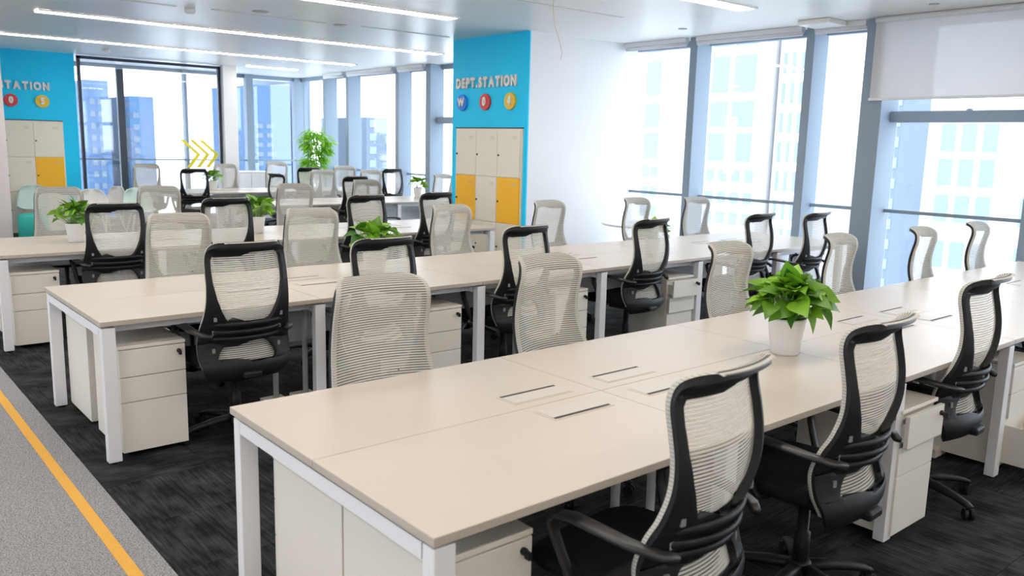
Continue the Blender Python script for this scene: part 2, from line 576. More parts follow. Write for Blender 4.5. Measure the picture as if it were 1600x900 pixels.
lamps(12.05, -1.05, 7, 'over the far bench', 0.8)
lamps(13.97, 5.5, 1, 'near the far window corner', 1.0)

def ceiling_disc(name, label, cat, x, y, r, h, m_):
    t = MB().lathe([(r * 0.7, -h), (r * 0.98, -h * 0.75), (r, 0)], 20).build(name, m_, None, True, loc=(x, y, H))
    return tag(t, label, cat)
ceiling_disc('smoke_detector', 'cream smoke detector on the ceiling between the light lines', 'detector', 2.26, 7.8, 0.055, 0.05, M['pot'])
ceiling_disc('smoke_detector', 'cream smoke detector on the ceiling near the far glass partition', 'detector', 2.83, 13.2, 0.06, 0.05, M['pot'])
ceiling_disc('ceiling_speaker', 'flat round ceiling speaker left of the air slots', 'speaker', 2.85, 7.35, 0.09, 0.008, M['plate'])
ceiling_disc('ceiling_speaker', 'flat round ceiling speaker above the third bench end', 'speaker', 3.95, 7.62, 0.08, 0.008, M['plate'])
ceiling_disc('sprinkler', 'small round sprinkler plate in front of the lowered screen', 'sprinkler', 6.83, 2.04, 0.045, 0.008, M['plate'])
ceiling_disc('sprinkler', 'small round sprinkler plate near the white wall', 'sprinkler', 6.69, 4.75, 0.05, 0.01, M['plate'])
for (xa, xb, y, lab) in ((1.2, 2.09, 7.72, 'dark linear air slot near the cream smoke detector'),
                         (2.43, 3.76, 7.62, 'dark linear air slot in the middle of the ceiling'),
                         (4.17, 5.43, 7.5, 'dark linear air slot running to the blue column'),
                         (4.2, 5.62, 4.69, 'dark linear air slot in front of the white wall')):
    o = thing('air_diffuser', lab, 'vent', (xa, y, H))
    MB().box(0, xb - xa, -0.009, 0.009, -0.004, -0.0005).build('slot', M['dark'], o)
    for a in (-0.02, 0.009):
        MB().box(0, xb - xa, a, a + 0.011, -0.006, -0.0005).build('flange', M['ceiling'], o)
o = MB().box(0, 0.34, -0.36, 0.0, -0.05, -0.002).build('ceiling_hatch', M['ceiling'], None, bevel=0.004, loc=(6.95, 3.47, H))
tag(o, 'white boxed ceiling hatch hanging by the grey pillar', 'hatch')
pts = [(4.20, 4.2, 3.0), (4.165, 4.17, 2.9), (4.155, 4.15, 2.8), (4.17, 4.14, 2.7), (4.20, 4.13, 2.62), (4.235, 4.13, 2.54), (4.25, 4.13, 2.47), (4.235, 4.13, 2.43)]
tag(MB().sweep(pts, 0.008, 0.008, 8).build('hanging_wire', M['wire'], None, True), 'thin beige wire hanging loose from the ceiling', 'wire')

# ------------------------------------------------------------------ lettering
def text_mesh(s, size, ext, mt, sx=1.0, off=0.0):
    cu = bpy.data.curves.new('t', 'FONT')
    cu.body = s
    cu.size = size
    cu.extrude = ext
    cu.offset = off
    cu.align_x = 'CENTER'
    cu.align_y = 'CENTER'
    o = bpy.data.objects.new('t', cu)
    col.objects.link(o)
    bpy.context.view_layer.update()
    me = bpy.data.meshes.new_from_object(o.evaluated_get(bpy.context.evaluated_depsgraph_get()))
    bpy.data.objects.remove(o)
    xs = [v.co.x for v in me.vertices]
    mx_, mn_ = max(xs), min(xs)
    for v in me.vertices:
        v.co.x = (v.co.x - (mx_ + mn_) / 2) * sx
    me.materials.clear()
    me.materials.append(mt)
    return me, (mx_ - mn_) * sx

def sign(loc, rz, digits, label_t, place, disc_x):
    """lettering on a wall face; local +x = reading direction, local -y = out of the wall"""
    def place_mesh(me, x, z, y, par):
        o = bpy.data.objects.new('letter', me)
        col.objects.link(o)
        o.parent = par
        o.location = (x, y, z)
        o.rotation_euler = (math.pi / 2, 0, 0)
        return o
    t = thing('wall_lettering', label_t, 'lettering', loc, rz)
    word = 'DEPT.STATION'
    # each character on its own, spaced to fill 1.22 m
    widths = []
    for ch in word:
        me, w = text_mesh(ch, 0.165, 0.012, M['letter'], 0.80, 0.0105)
        widths.append((me, w))
    tot = sum(w for _, w in widths)
    gap = (1.22 - tot) / (len(word) - 1)
    x = -0.61
    for ch, (me, w) in zip(word, widths):
        o = place_mesh(me, x + w / 2, 0.0 if ch != '.' else 0.0, -0.016, t)
        x += w + gap
    for (dig, mname, cname), dx in zip(digits, disc_x):
        d = thing('letter_disc', '%s disc with a raised white %s on the %s' % (cname, dig, place), 'sign', Vector(loc) + Matrix.Rotation(rz, 3, 'Z') @ Vector((dx, 0, -0.24)), rz)
        seg = 28
        rings = []
        for yy, r in ((0, 0.104), (-0.026, 0.104), (-0.03, 0.100)):
            rings.append([(r * math.cos(2 * math.pi * i / seg), yy, r * math.sin(2 * math.pi * i / seg)) for i in range(seg)])
        MB().loft(rings).build('disc', M[mname], d)
        me, w = text_mesh(dig, 0.135, 0.006, M['letter'], 0.85, 0.009)
        place_mesh(me, 0, 0, -0.037, d)

# ------------------------------------------------------------------ lockers
def locker(label, loc, rz, ncol, yellow, wcol=0.435):
    t = thing('locker_cabinet', label, 'locker', loc, rz)
    W_ = ncol * wcol + 0.04
    MB().box(-W_ / 2, W_ / 2, -0.02, 0.0, 0.0, 1.86).build('carcass', M['locker'], t)
    MB().box(-W_ / 2 - 0.004, W_ / 2 + 0.004, -0.03, 0.0, 1.861, 1.872).build('top_gap', M['dark'], t)
    for r in range(3):
        for c in range(ncol):
            z0 = 0.11 + r * 0.575
            x0 = -W_ / 2 + 0.02 + c * wcol
            m_ = M['yellow'] if (r, c) in yellow else M['locker']
            d = MB().box(0.003, wcol - 0.003, -0.02, 0.0, 0.003, 0.572).build('door', m_, t, bevel=0.002, loc=(x0, -0.02, z0))
            MB().lathe([(0.012, 0), (0.012, 0.01), (0.006, 0.014)], 12).build('lock', M['dark'], d, True, loc=(0.03, -0.02, 0.27)).rotation_euler.x = math.pi / 2
            for k in range(3):
                MB().box(wcol - 0.14, wcol - 0.06, -0.0215, -0.02, 0.50 - k * 0.014, 0.504 - k * 0.014).build('vent_slit', M['plate'], d)
    return t

# column 04 : blue face towards -x, white face towards -y
struct(MB().box(5.70, XW - 0.02, 6.21, 7.74, 0, H).build('wall_core', M['wall']))
struct(MB().box(5.68, 5.70, 6.21, 7.74, 0, H).build('wall_blue_panel', M['blue']))
locker('cream locker cabinet with two yellow middle doors in the blue column beside the white wall', (5.68, 6.945, 0.0), -math.pi / 2, 3, {(1, 0), (1, 2)})
sign((5.68, 7.02, 2.43), -math.pi / 2, (('W', 'disc_blue', 'blue'), ('0', 'disc_red', 'red'), ('4', 'disc_yellow', 'yellow')),
     'raised white DEPT.STATION lettering on the blue column beside the white wall', 'blue column beside the white wall', (-0.485, 0.0, 0.495))

# column 05 : blue face towards -y
struct(MB().box(0.6, 2.66, 14.54, 15.6, 0, H).build('wall_station', M['wall']))
struct(MB().box(0.6, 2.66, 14.52, 14.54, 0, H).build('wall_station_panel', M['blue']))
locker('cream locker cabinet with one yellow door in the far blue wall by the glass partition', (1.75, 14.52, 0.0), 0.0, 3, {(1, 2)})
sign((1.645, 14.52, 2.42), 0.0, (('W', 'disc_blue', 'blue'), ('0', 'disc_red', 'red'), ('5', 'disc_yellow', 'yellow')),
     'raised white DEPT.STATION lettering on the far blue wall, partly hidden by the pillar', 'far blue wall', (-0.46, 0.03, 0.49))
# off-white pillar in front of it
struct(MB().box(0.55, 1.385, 13.4, 13.95, 0, H).build('wall_pillar', M['pinkwall'], bevel=0.005))

# glass partition
t = thing('glass_partition', 'dark-framed glass partition with yellow chevrons beside the far blue wall', 'partition', (2.70, 14.53, 0))
PW = 2.47
MB().box(0, 0.05, -0.03, 0.03, 0, 2.97).build('frame_post', M['frame_dark'], t)
MB().box(PW - 0.05, PW, -0.03, 0.03, 0, 2.97).build('frame_post', M['frame_dark'], t)
MB().box(0, PW, -0.03, 0.03, 2.93, 2.98).build('frame_head', M['frame_dark'], t)
MB().box(0.05, PW - 0.05, -0.03, 0.03, 0, 0.05).build('frame_sill', M['frame_dark'], t)
MB().box(0.62, 0.735, -0.035, 0.035, 0.05, 2.80).build('door_post', M['frame_post'], t)
for a, b in ((0.05, 0.16), (0.165, 0.62), (0.735, 1.63), (1.635, PW - 0.05)):
    MB().box(a, b, -0.006, 0.006, 0.05, 2.93).build('pane', M['partition_glass'], t)
for k in range(3):
    x = 1.67 + k * 0.175
    wd = 0.085
    P = [(x, 1.605), (x + 0.30, 1.335), (x + 0.115, 1.09)]
    mb = MB()
    top = [(P[0][0], P[0][1]), (P[1][0], P[1][1]), (P[2][0], P[2][1])]
    off = [(P[0][0] + wd, P[0][1]), (P[1][0] + wd, P[1][1]), (P[2][0] + wd, P[2][1])]
    for i in range(2):
        q = [top[i], off[i], off[i + 1], top[i + 1]]
        mb.loft([[(a, -0.009, b) for a, b in q], [(a, -0.0062, b) for a, b in q]])
    mb.build('chevron', M['chevron'], t)
struct(MB().box(5.18, 5.44, 14.38, 14.70, 0, H).build('wall_post', M['wall'], bevel=0.004))

# ------------------------------------------------------------------ benches
W = 1.228
def bench(label, x0, n, y0, power=(1, 3, 5)):
    t = thing('desk_bench', label, 'desk', (x0, y0, 0), group='long white desk benches')
    Ltot = n * 1.2
    top = MB().box(0.0012, 1.1988, 0.0, W / 2 - 0.0012, 0.725, 0.75).mesh('desktop', M['desktop'])
    for i in range(n):
        for s_ in (0, 1):
            obj('desktop', top, t, 0.002, (i * 1.2, 0 if s_ == 0 else W / 2 + 0.0012, 0))
    leg = MB().box(-0.0325, 0.0325, -0.025, 0.025, 0.012, 0.713).mesh('leg', M['white_metal'])
    foot = MB().lathe([(0.018, 0.0), (0.02, 0.012)], 12).mesh('foot', M['black'])
    bar = MB().box(-0.0325, 0.0325, 0.065, W - 0.065, 0.668, 0.713).mesh('crossbar', M['white_metal'])
    for i in range(n + 1):
        xx = 0.042 if i == 0 else (Ltot - 0.042 if i == n else i * 1.2)
        for yy in (0.035, W - 0.035):
            l = obj('leg', leg, t, 0.003, (xx, yy, 0))
            obj('foot', foot, l)
        obj('crossbar', bar, t, 0, (xx, 0, 0))
    beam = MB().box(0.08, Ltot - 0.08, -0.02, 0.02, 0.675, 0.713).mesh('beam', M['white_metal'])
    for yy in (0.12, W - 0.12):
        obj('beam', beam, t, 0, (0, yy, 0))
    # cable tray under the middle and a riser at every second junction
    tr = MB()
    tr.box(0.15, Ltot - 0.15, W / 2 - 0.14, W / 2 - 0.01, 0.58, 0.583)
    tr.box(0.15, Ltot - 0.15, W / 2 - 0.14, W / 2 - 0.137, 0.58, 0.66)
    tr.box(0.15, Ltot - 0.15, W / 2 - 0.013, W / 2 - 0.010, 0.58, 0.66)
    tr.build('cable_tray', M['white_metal'], t)
    mp = MB().box(0.05, 1.15, W / 2 - 0.009, W / 2 + 0.009, 0.36, 0.715).mesh('modesty_panel', M['white_metal'])
    for i in range(n):
        if i:
            obj('modesty_panel', mp, t, 0, (i * 1.2, 0, 0))
    for i in power:
        if i >= n:
            continue
        for dx in (-0.10, 0.10):
            rs = MB().cyl((i * 1.2 + dx, W / 2 - 0.19, 0.05), (i * 1.2 + dx, W / 2 - 0.19, 0.71), 0.017, seg=12).build('cable_riser', M['white_metal'], t, True)
            MB().box(i * 1.2 + dx - 0.07, i * 1.2 + dx + 0.07, W / 2 - 0.28, W / 2 - 0.10, 0.0, 0.05).build('riser_box', M['pedestal'], rs, bevel=0.003)
        for sx in (-1, 1):
            for sy in (-1, 1):
                cx = i * 1.2 + sx * 0.24
                cy = W / 2 + sy * 0.105
                p = MB().box(-0.145, 0.145, -0.056, 0.056, 0.0, 0.0012).build('power_frame', M['desktop'], t, loc=(cx, cy, 0.75))
                MB().box(-0.135, 0.135, -0.048, 0.048, 0.0012, 0.0026).build('power_flap', M['plate'], p)
                MB().box(-0.135, 0.135, 0.040 * sy - 0.007, 0.040 * sy + 0.007, 0.0026, 0.0030).build('cable_slot', M['dark'], p)
    return t

Y2, Y3, Y4, Y5 = 2.868, 5.686, 9.45, 12.35
bench('long white desk bench nearest the camera, in the foreground', 0.0, 6, 0.0)
bench('second long white desk bench from the camera, beside the second pair of pedestals', 0.0, 6, Y2)
bench('third white desk bench from the camera, ending at the blue locker column', 0.0, 4, Y3)
bench('fourth white desk bench from the camera, beyond the wide aisle', 3.55, 3, Y4, (1,))
bench('farthest white desk bench, in front of the glass partition', 3.55, 3, Y5, (1,))

# ------------------------------------------------------------------ pedestals
PWID, PDEP, PH = 0.335, 0.48, 0.60
def pedestal_proto():
    t = bpy.data.objects.new('drawer_pedestal', None)
    col.objects.link(t)
    # local: front faces -y, front plane y = 0
    MB().box(-PWID / 2, PWID / 2, 0.02, PDEP, 0.03, PH - 0.02).build('body', M['pedestal'], t, bevel=0.002)
    MB().box(-PWID / 2 - 0.002, PWID / 2 + 0.002, 0.0, PDEP + 0.002, PH - 0.018, PH).build('lid', M['pedestal'], t, bevel=0.003)
    for sx in (-1, 1):
        for yy in (0.06, PDEP - 0.06):
            MB().cyl((sx * 0.12 - 0.01, yy, 0.015), (sx * 0.12 + 0.01, yy, 0.015), 0.015, seg=10).build('castor', M['black'], t, True)
    zs = [(0.032, 0.298), (0.302, 0.432), (0.436, 0.578)]
    for k, (a, b) in enumerate(zs):
        d = MB().box(-PWID / 2 + 0.001, PWID / 2 - 0.001, 0.0, 0.019, a, b).build('drawer_front', M['pedestal'], t, bevel=0.0015)
        if k == 2:
            lk = MB().cyl((PWID / 2 - 0.035, 0.0, b - 0.035), (PWID / 2 - 0.035, -0.012, b - 0.035), 0.011, seg=14).build('lock', M['black'], d, True)
    return t

def place_pedestal(proto, x, y, rz, label, open_=None):
    t = copy_tree(proto)
    t.location = (x, y, 0)
    t.rotation_euler.z = rz
    tag(t, label, 'pedestal', 'white three-drawer pedestals under the benches')
    key = MB().box(-0.006, 0.006, -0.034, -0.012, -0.018, 0.006).build('key', M['black'], t, bevel=0.002, loc=(PWID / 2 - 0.035, 0, PH - 0.057))
    if open_:
        for i, dy in open_.items():
            ds = sorted([c for c in t.children if c.name.startswith('drawer_front')], key=lambda c: c.bound_box[0][2])
            d = ds[i]
            d.location.y -= dy
            if i == 2:
                key.location.y -= dy
            a, b = [(0.032, 0.298), (0.302, 0.432), (0.436, 0.578)][i]
            tb = MB()
            tb.box(-PWID / 2 + 0.02, PWID / 2 - 0.02, 0.019, 0.40, a + 0.02, a + 0.024)
            tb.box(-PWID / 2 + 0.02, -PWID / 2 + 0.024, 0.019, 0.40, a + 0.024, b - 0.04)
            tb.box(PWID / 2 - 0.024, PWID / 2 - 0.02, 0.019, 0.40, a + 0.024, b - 0.04)
            tb.build('drawer_box', M['pedestal'], d)
    return t

pp = pedestal_proto()
P_ = [
    (0.265, 0.13, 0, 'white drawer pedestal at the near left corner of the foreground bench', None),
    (0.265, 1.10, math.pi, 'white drawer pedestal seen from its blank side, far left corner of the foreground bench', None),
    (2.575, 0.0, 0, 'white drawer pedestal with top drawer ajar, between the second and third foreground chairs', {2: 0.03}),
    (3.87, 0.02, 0, 'white drawer pedestal with its bottom drawer pulled out at the right edge', {0: 0.25}),
    (0.262, Y2 + 0.06, 0, 'white drawer pedestal at the near left corner of the second bench', None),
    (0.262, Y2 + W - 0.06, math.pi, 'white drawer pedestal seen from its back, far left corner of the second bench', None),
    (2.08, Y2 + 0.03, 0, 'white drawer pedestal behind the first light mesh chair, under the second bench', None),
    (3.28, Y2 + 0.03, 0, 'white drawer pedestal under the second bench, third from the aisle', None),
    (4.57, Y2 + 0.03, 0, 'white drawer pedestal with its drawers ajar under the second bench', {2: 0.06, 1: 0.02}),
    (0.262, Y3 + 0.08, 0, 'white drawer pedestal at the near left corner of the third bench', None),
    (0.262, Y3 + W - 0.06, math.pi, 'white drawer pedestal at the far left corner of the third bench', None),
    (4.42, Y3 + 0.10, 0, 'white drawer pedestal under the right end of the third bench by the lockers', None),
]
for a in P_:
    place_pedestal(pp, *a)
for c in list(pp.children):
    for g in list(c.children):
        bpy.data.objects.remove(g)
    bpy.data.objects.remove(c)
bpy.data.objects.remove(pp)

# ------------------------------------------------------------------ office chair
BZ = np.array([0.385, 0.40, 0.44, 0.50, 0.58, 0.66, 0.72, 0.80, 0.88, 0.95, 1.02, 1.06, 1.085, 1.102, 1.112, 1.116])
BD = np.array([-0.060, -0.038, -0.024, -0.046, -0.060, -0.040, -0.015, 0.004, 0.004, -0.008, -0.024, -0.024, -0.014, 0.006, 0.026, 0.042])
BW = np.array([0.180, 0.208, 0.236, 0.247, 0.246, 0.238, 0.228, 0.219, 0.215, 0.214, 0.211, 0.205, 0.197, 0.184, 0.166, 0.140])
S_ = np.concatenate([[0], np.cumsum(np.hypot(np.diff(BZ), np.diff(BD)))])
def smooth_tab(tab, s):
    # Catmull-Rom through the table
    i = min(max(int(np.searchsorted(S_, s)) - 1, 0), len(S_) - 2)
    t_ = (s - S_[i]) / (S_[i + 1] - S_[i])
    h = S_[i + 1] - S_[i]
    def tan(k):
        a, b = max(k - 1, 0), min(k + 1, len(S_) - 1)
        return (tab[b] - tab[a]) / (S_[b] - S_[a])
    m0, m1 = tan(i) * h, tan(i + 1) * h
    return ((2 * t_**3 - 3 * t_**2 + 1) * tab[i] + (t_**3 - 2 * t_**2 + t_) * m0 + (-2 * t_**3 + 3 * t_**2) * tab[i + 1] + (t_**3 - t_**2) * m1)
def back_at(s):
    return smooth_tab(BZ, s), smooth_tab(BD, s), smooth_tab(BW, s)
YB = -0.25
def bp(x, s, fo=0.0):
    z, d, w = back_at(s)
    return (x, YB - d + 0.055 * (x / 0.235) ** 2 + fo, z)
def s_of_z(z):
    return float(np.interp(z, BZ, S_))
UPZ = [0.690, 0.692, 0.700, 0.72, 0.76, 0.82, 0.90, 0.97, 1.02, 1.042, 1.052, 1.056]
UPH = [0.085, 0.098, 0.112, 0.126, 0.146, 0.168, 0.184, 0.187, 0.184, 0.176, 0.160, 0.140]
LOZ = [0.470, 0.474, 0.49, 0.52, 0.55, 0.568, 0.574]
LOH = [0.135, 0.150, 0.157, 0.148, 0.128, 0.108, 0.090]

def chair_proto():
    root = bpy.data.objects.new('office_chair', None)
    col.objects.link(root)
    smax = S_[-1]
    # ---- frame : half strips from the opening to the outer edge
    rows = []
    ss = sorted(set([smax * i / 44 for i in range(45)]) | set(s_of_z(z) for z in UPZ + LOZ))
    def open_half(z):
        if UPZ[0] <= z <= UPZ[-1]:
            return float(np.interp(z, UPZ, UPH))
        if LOZ[0] <= z <= LOZ[-1]:
            return float(np.interp(z, LOZ, LOH))
        return 0.0
    bounds = [s_of_z(UPZ[0]), s_of_z(UPZ[-1]), s_of_z(LOZ[0]), s_of_z(LOZ[-1])]
    for s in ss:
        z, d, w = back_at(s)
        oh = open_half(float(np.interp(s, S_, BZ)))
        nearb = min(range(4), key=lambda k: abs(bounds[k] - s))
        if abs(bounds[nearb] - s) < 1e-9:
            first = nearb in (0, 2)
            oh2 = UPH[0] if nearb == 0 else UPH[-1] if nearb == 1 else LOH[0] if nearb == 2 else LOH[-1]
            if first:
                rows.append((s, 0.0, w)); rows.append((s, oh2, w))
            else:
                rows.append((s, oh2, w)); rows.append((s, 0.0, w))
        else:
            rows.append((s, oh, w))
    bm = bmesh.new()
    NC = 5
    for sg in (-1, 1):
        prev = None
        for (s, h, w) in rows:
            cur = [bm.verts.new(bp(sg * (h + (w - h) * k / NC), s)) for k in range(NC + 1)]
            if prev:
                for k in range(NC):
                    q = (prev[k], prev[k + 1], cur[k + 1], cur[k])
                    if len({tuple(round(c, 6) for c in v.co) for v in q}) >= 3:
                        try:
                            bm.faces.new(q)
                        except ValueError:
                            pass
            prev = cur
    bmesh.ops.remove_doubles(bm, verts=bm.verts, dist=1e-5)
    bmesh.ops.dissolve_degenerate(bm, edges=bm.edges, dist=1e-6)
    # all faces look forward (+y), then give the frame depth to the rear
    for f in bm.faces:
        f.normal_update()
        if f.normal.y < 0:
            f.normal_flip()
    me = bpy.data.meshes.new('back_frame')
    bm.to_mesh(me); bm.free()
    me.materials.append(M['black'])
    for p in me.polygons:
        p.use_smooth = True
    fo = obj('back_frame', me, root)
    so = fo.modifiers.new('depth', 'SOLIDIFY')
    so.thickness = 0.024
    so.offset = -1
    bv = fo.modifiers.new('bevel', 'BEVEL')
    bv.width = 0.004; bv.segments = 2; bv.limit_method = 'ANGLE'; bv.angle_limit = math.radians(50)
    # ---- lumbar bands behind the frame
    for z0, z1, bulge in ((0.590, 0.612, 0.030), (0.628, 0.650, 0.036), (0.668, 0.692, 0.024)):
        pts = []
        for k in range(13):
            x = -0.20 + 0.40 * k / 12
            p = bp(x, s_of_z((z0 + z1) / 2))
            pts.append((p[0], p[1] - 0.018 - bulge * (1 - (x / 0.20) ** 2), p[2]))
        MB().sweep(pts, z1 - z0, 0.014, 8, side=(0, 0, 1)).build('lumbar_band', M['black'], fo, True)
    # mesh showing in the small slots of the stiles
    slot_me = MB().box(-0.008, 0.008, -0.002, 0.012, -0.012, 0.012).mesh('slot_mesh', M['slot'])
    for sg in (-1, 1):
        for z in (0.54, 0.64, 0.715):
            p = bp(sg * 0.182, s_of_z(z))
            obj('slot_mesh', slot_me, fo, 0, (p[0], p[1] - 0.0275, z), sg * 0.30)
    # ---- mesh
    bm = bmesh.new()
    uvl = bm.loops.layers.uv.new('UVMap')
    sA = s_of_z(0.43)
    NR, NX = 56, 18
    grid = []
    for r in range(NR + 1):
        s = sA + (smax + 0.0 - sA) * r / NR
        z, d, w = back_at(s)
        row = []
        xs = [-1.012] + [-1 + 2 * k / NX for k in range(NX + 1)] + [1.012]
        for k, u in enumerate(xs):
            fo_ = 0.007 if abs(u) <= 1 else -0.010
            row.append((bm.verts.new(bp(u * (w + 0.003), s, fo_)), (u * 0.5 + 0.5, s / 0.0108)))
        grid.append(row)
    # turn-over at the top lip
    s = smax
    row = []
    z, d, w = back_at(s)
    for u in [-1.012] + [-1 + 2 * k / NX for k in range(NX + 1)] + [1.012]:
        x, y, zz = bp(u * (w + 0.001), s, -0.006)
        row.append((bm.verts.new((x, y - 0.012, zz - 0.006)), (u * 0.5 + 0.5, (s + 0.012) / 0.0108)))
    grid.append(row)
    for a, b in zip(grid, grid[1:]):
        for k in range(len(a) - 1):
            q = [a[k], a[k + 1], b[k + 1], b[k]]
            f = bm.faces.new([p[0] for p in q])
            f.smooth = True
            for lp, p in zip(f.loops, q):
                lp[uvl].uv = p[1]
    me = bpy.data.meshes.new('back_mesh')
    bm.to_mesh(me); bm.free()
    me.materials.append(M['mesh'])
    obj('back_mesh', me, root)
    # ---- seat
    def ring(z, sx, sy, cy):
        out = []
        for k in range(32):
            an = 2 * math.pi * k / 32
            c_, s2 = math.cos(an), math.sin(an)
            e = 0.5
            x = sx * math.copysign(abs(c_) ** e, c_)
            y = sy * math.copysign(abs(s2) ** e, s2)
            dz = -0.035 * max(0, (y / sy)) ** 3
            out.append((x, cy + y, z + dz))
        return out
    MB().loft([ring(0.425, 0.19, 0.18, 0.075), ring(0.435, 0.228, 0.222, 0.075), ring(0.455, 0.242, 0.236, 0.075), ring(0.485, 0.242, 0.236, 0.075), ring(0.50, 0.225, 0.22, 0.075), ring(0.503, 0.15, 0.15, 0.075)]).build('seat', M['black_fabric'], root, True)
    mech = MB()
    mech.box(-0.09, 0.09, -0.16, 0.12, 0.37, 0.426)
    mech.box(-0.05, 0.05, -0.27, -0.12, 0.385, 0.42)
    mech.build('mechanism', M['black'], root, bevel=0.01)
    MB().cyl((0.08, -0.02, 0.40), (0.27, -0.03, 0.395), 0.006, seg=8).build('lever', M['chrome'], root, True)
    # ---- arms
    for sg in (-1, 1):
        path = [(sg * 0.205, -0.235, 0.625), (sg * 0.240, -0.205, 0.632), (sg * 0.268, -0.12, 0.645), (sg * 0.275, -0.02, 0.655), (sg * 0.275, 0.06, 0.660), (sg * 0.274, 0.115, 0.652), (sg * 0.272, 0.140, 0.625), (sg * 0.266, 0.135, 0.585), (sg * 0.258, 0.115, 0.53), (sg * 0.248, 0.09, 0.47), (sg * 0.235, 0.075, 0.435), (sg * 0.18, 0.06, 0.418)]
        wds = [0.030, 0.038, 0.046, 0.052, 0.052, 0.048, 0.042, 0.038, 0.036, 0.036, 0.036, 0.034]
        MB().sweep(path, wds, 0.022, 10, side=(1, 0, 0)).build('armrest', M['arm'], root, True)
    # ---- column, base, castors
    MB().lathe([(0.030, 0.10), (0.030, 0.24), (0.022, 0.245), (0.022, 0.37)], 16).build('gas_column', M['black'], root, True)
    base = MB().lathe([(0.045, 0.062), (0.05, 0.085), (0.042, 0.12), (0.032, 0.128)], 20).build('star_base', M['black'], root, True)
    legp = [(0.03, 0, 0.100), (0.12, 0, 0.098), (0.22, 0, 0.085), (0.285, 0, 0.070), (0.305, 0, 0.062)]
    lme = MB().sweep(legp, [0.058, 0.050, 0.042, 0.036, 0.028], [0.044, 0.036, 0.028, 0.022, 0.016], 8, side=(0, 1, 0)).mesh('base_leg', M['black'], True)
    cb = MB()
    for a in (-0.022, 0.006):
        cb.loft([[(0.0 + 0.027 * math.cos(2 * math.pi * k / 16), yy, 0.027 + 0.027 * math.sin(2 * math.pi * k / 16)) for k in range(16)] for yy in (a, a + 0.016)])
    cb.box(-0.018, 0.006, -0.006, 0.006, 0.02, 0.058)
    cme = cb.mesh('castor', M['black'])
    for k in range(5):
        an = math.radians(90 + 72 * k + 20)
        obj('base_leg', lme, base, 0, (0, 0, 0), an)
        obj('castor', cme, base, 0.003, (0.292 * math.cos(an), 0.292 * math.sin(an), 0), an + 0.6 * math.sin(k * 2.3))
    return root

cp = chair_proto()
def chair(x, y, face, label, sz=1.0, yaw=0.0, group='mesh office chairs'):
    """x, y : where the top of the backrest stands; face : +1 looks to +y, -1 to -y"""
    t = copy_tree(cp)
    rz = (0 if face > 0 else math.pi) + math.radians(yaw)
    o = Matrix.Rotation(rz, 3, 'Z') @ Vector((0, 0.27, 0))
    t.location = (x + o.x, y + o.y, 0)
    t.rotation_euler.z = rz
    t.scale = (1, 1, sz)
    tag(t, label, 'chair', group)
    return t

def nth(i):
    return ORD[i]
BK = 'black-framed mesh chair from behind, %s from the aisle, near side of the %s bench'
LT = 'light mesh chair facing the camera, %s from the aisle, far side of %s bench'
sets = [
    (BK, 'foreground', 1, [(0.79, -0.28, 1.0, 6), (1.755, -0.23, 1.0, 3), (3.02, -0.095, 1.02, 3), (4.36, -0.12, 1.0, 2)]),
    (LT, 'foreground', -1, [(0.73, 1.48, 1.0, -4), (1.74, 1.57, 1.01, 4), (3.18, 1.52, 1.0, 4), (4.35, 1.45, 1.0, 6), (5.51, 1.40, 1.0, 6), (6.52, 1.39, 1.0, 6)]),
    (BK, 'second', 1, [(0.71, 2.70, 1.015, 0), (1.54, 2.66, 1.0, 3), (2.74, 2.75, 1.01, 5), (4.03, 2.73, 1.01, 5), (5.47, 2.70, 1.005, 4), (6.19, 2.57, 1.0, 4)]),
    (LT, 'second', -1, [(0.92, 4.47, 1.018, -4), (1.94, 4.50, 1.022, -4), (3.27, 4.50, 1.015, 4), (4.48, 4.55, 1.02, 6), (5.76, 4.55, 1.02, 6), (6.73, 4.50, 1.01, 0)]),
    (BK, 'third', 1, [(0.83, 5.58, 1.015, -3), (1.74, 5.58, 1.035, -3), (3.14, 5.58, 1.035, 4), (3.97, 5.58, 1.045, 6)]),
    (LT, 'third', -1, [(0.88, 7.80, 1.02, -4), (1.84, 7.80, 1.02, -4), (3.37, 7.75, 1.03, -4), (4.50, 8.05, 1.05, 6)]),
]
for lab, row, face, items in sets:
    for i, (x, y, sz, yw) in enumerate(items):
        chair(x, y, face, lab % (nth(i), row), sz, yw)
far = [
    (5.10, 9.24, 1, 1.04, 2, 'black-framed mesh office chair with its back to the camera at the fourth bench'),
    (5.63, 11.38, -1, 1.05, -4, 'light mesh chair at the far side of the fourth bench, below the tall plant'),
    (6.52, 11.35, -1, 1.05, 4, 'pale mesh chair facing the camera near the right end of the fourth bench'),
    (7.02, 11.30, 1, 1.07, 4, 'black-framed mesh office chair by the far windows, beside a potted plant'),
    (3.78, 12.12, 1, 1.04, -6, 'black-framed mesh office chair in front of the glass partition at the farthest bench'),
    (5.80, 12.12, 1, 1.06, -4, 'black-framed mesh office chair half hidden behind a light one, below the tall plant'),
    (4.85, 11.55, 1, 0.99, -80, 'black-framed mesh office chair turned sideways beside the farthest bench'),
    (3.52, 13.75, -1, 1.06, -8, 'pale mesh office chair left of the black one, in front of the glass partition'),
    (4.95, 13.90, -1, 1.06, -4, 'pale mesh office chair behind the small potted plant on the farthest bench'),
    (5.98, 13.95, -1, 1.10, 0, 'pale mesh office chair behind the farthest bench, left of the tall plant'),
    (6.38, 12.02, -1, 1.09, 0, 'pale mesh office chair standing behind the one at the right end of the fourth bench'),
    (7.02, 9.90, -1, 1.04, 12, 'pale mesh office chair half hidden by the blue column, by the casement window'),
]
for x, y, f_, sz, yw, lab in far:
    chair(x, y, f_, lab, sz, yw)
def rm_tree(o):
    for c in list(o.children):
        rm_tree(c)
    bpy.data.objects.remove(o)
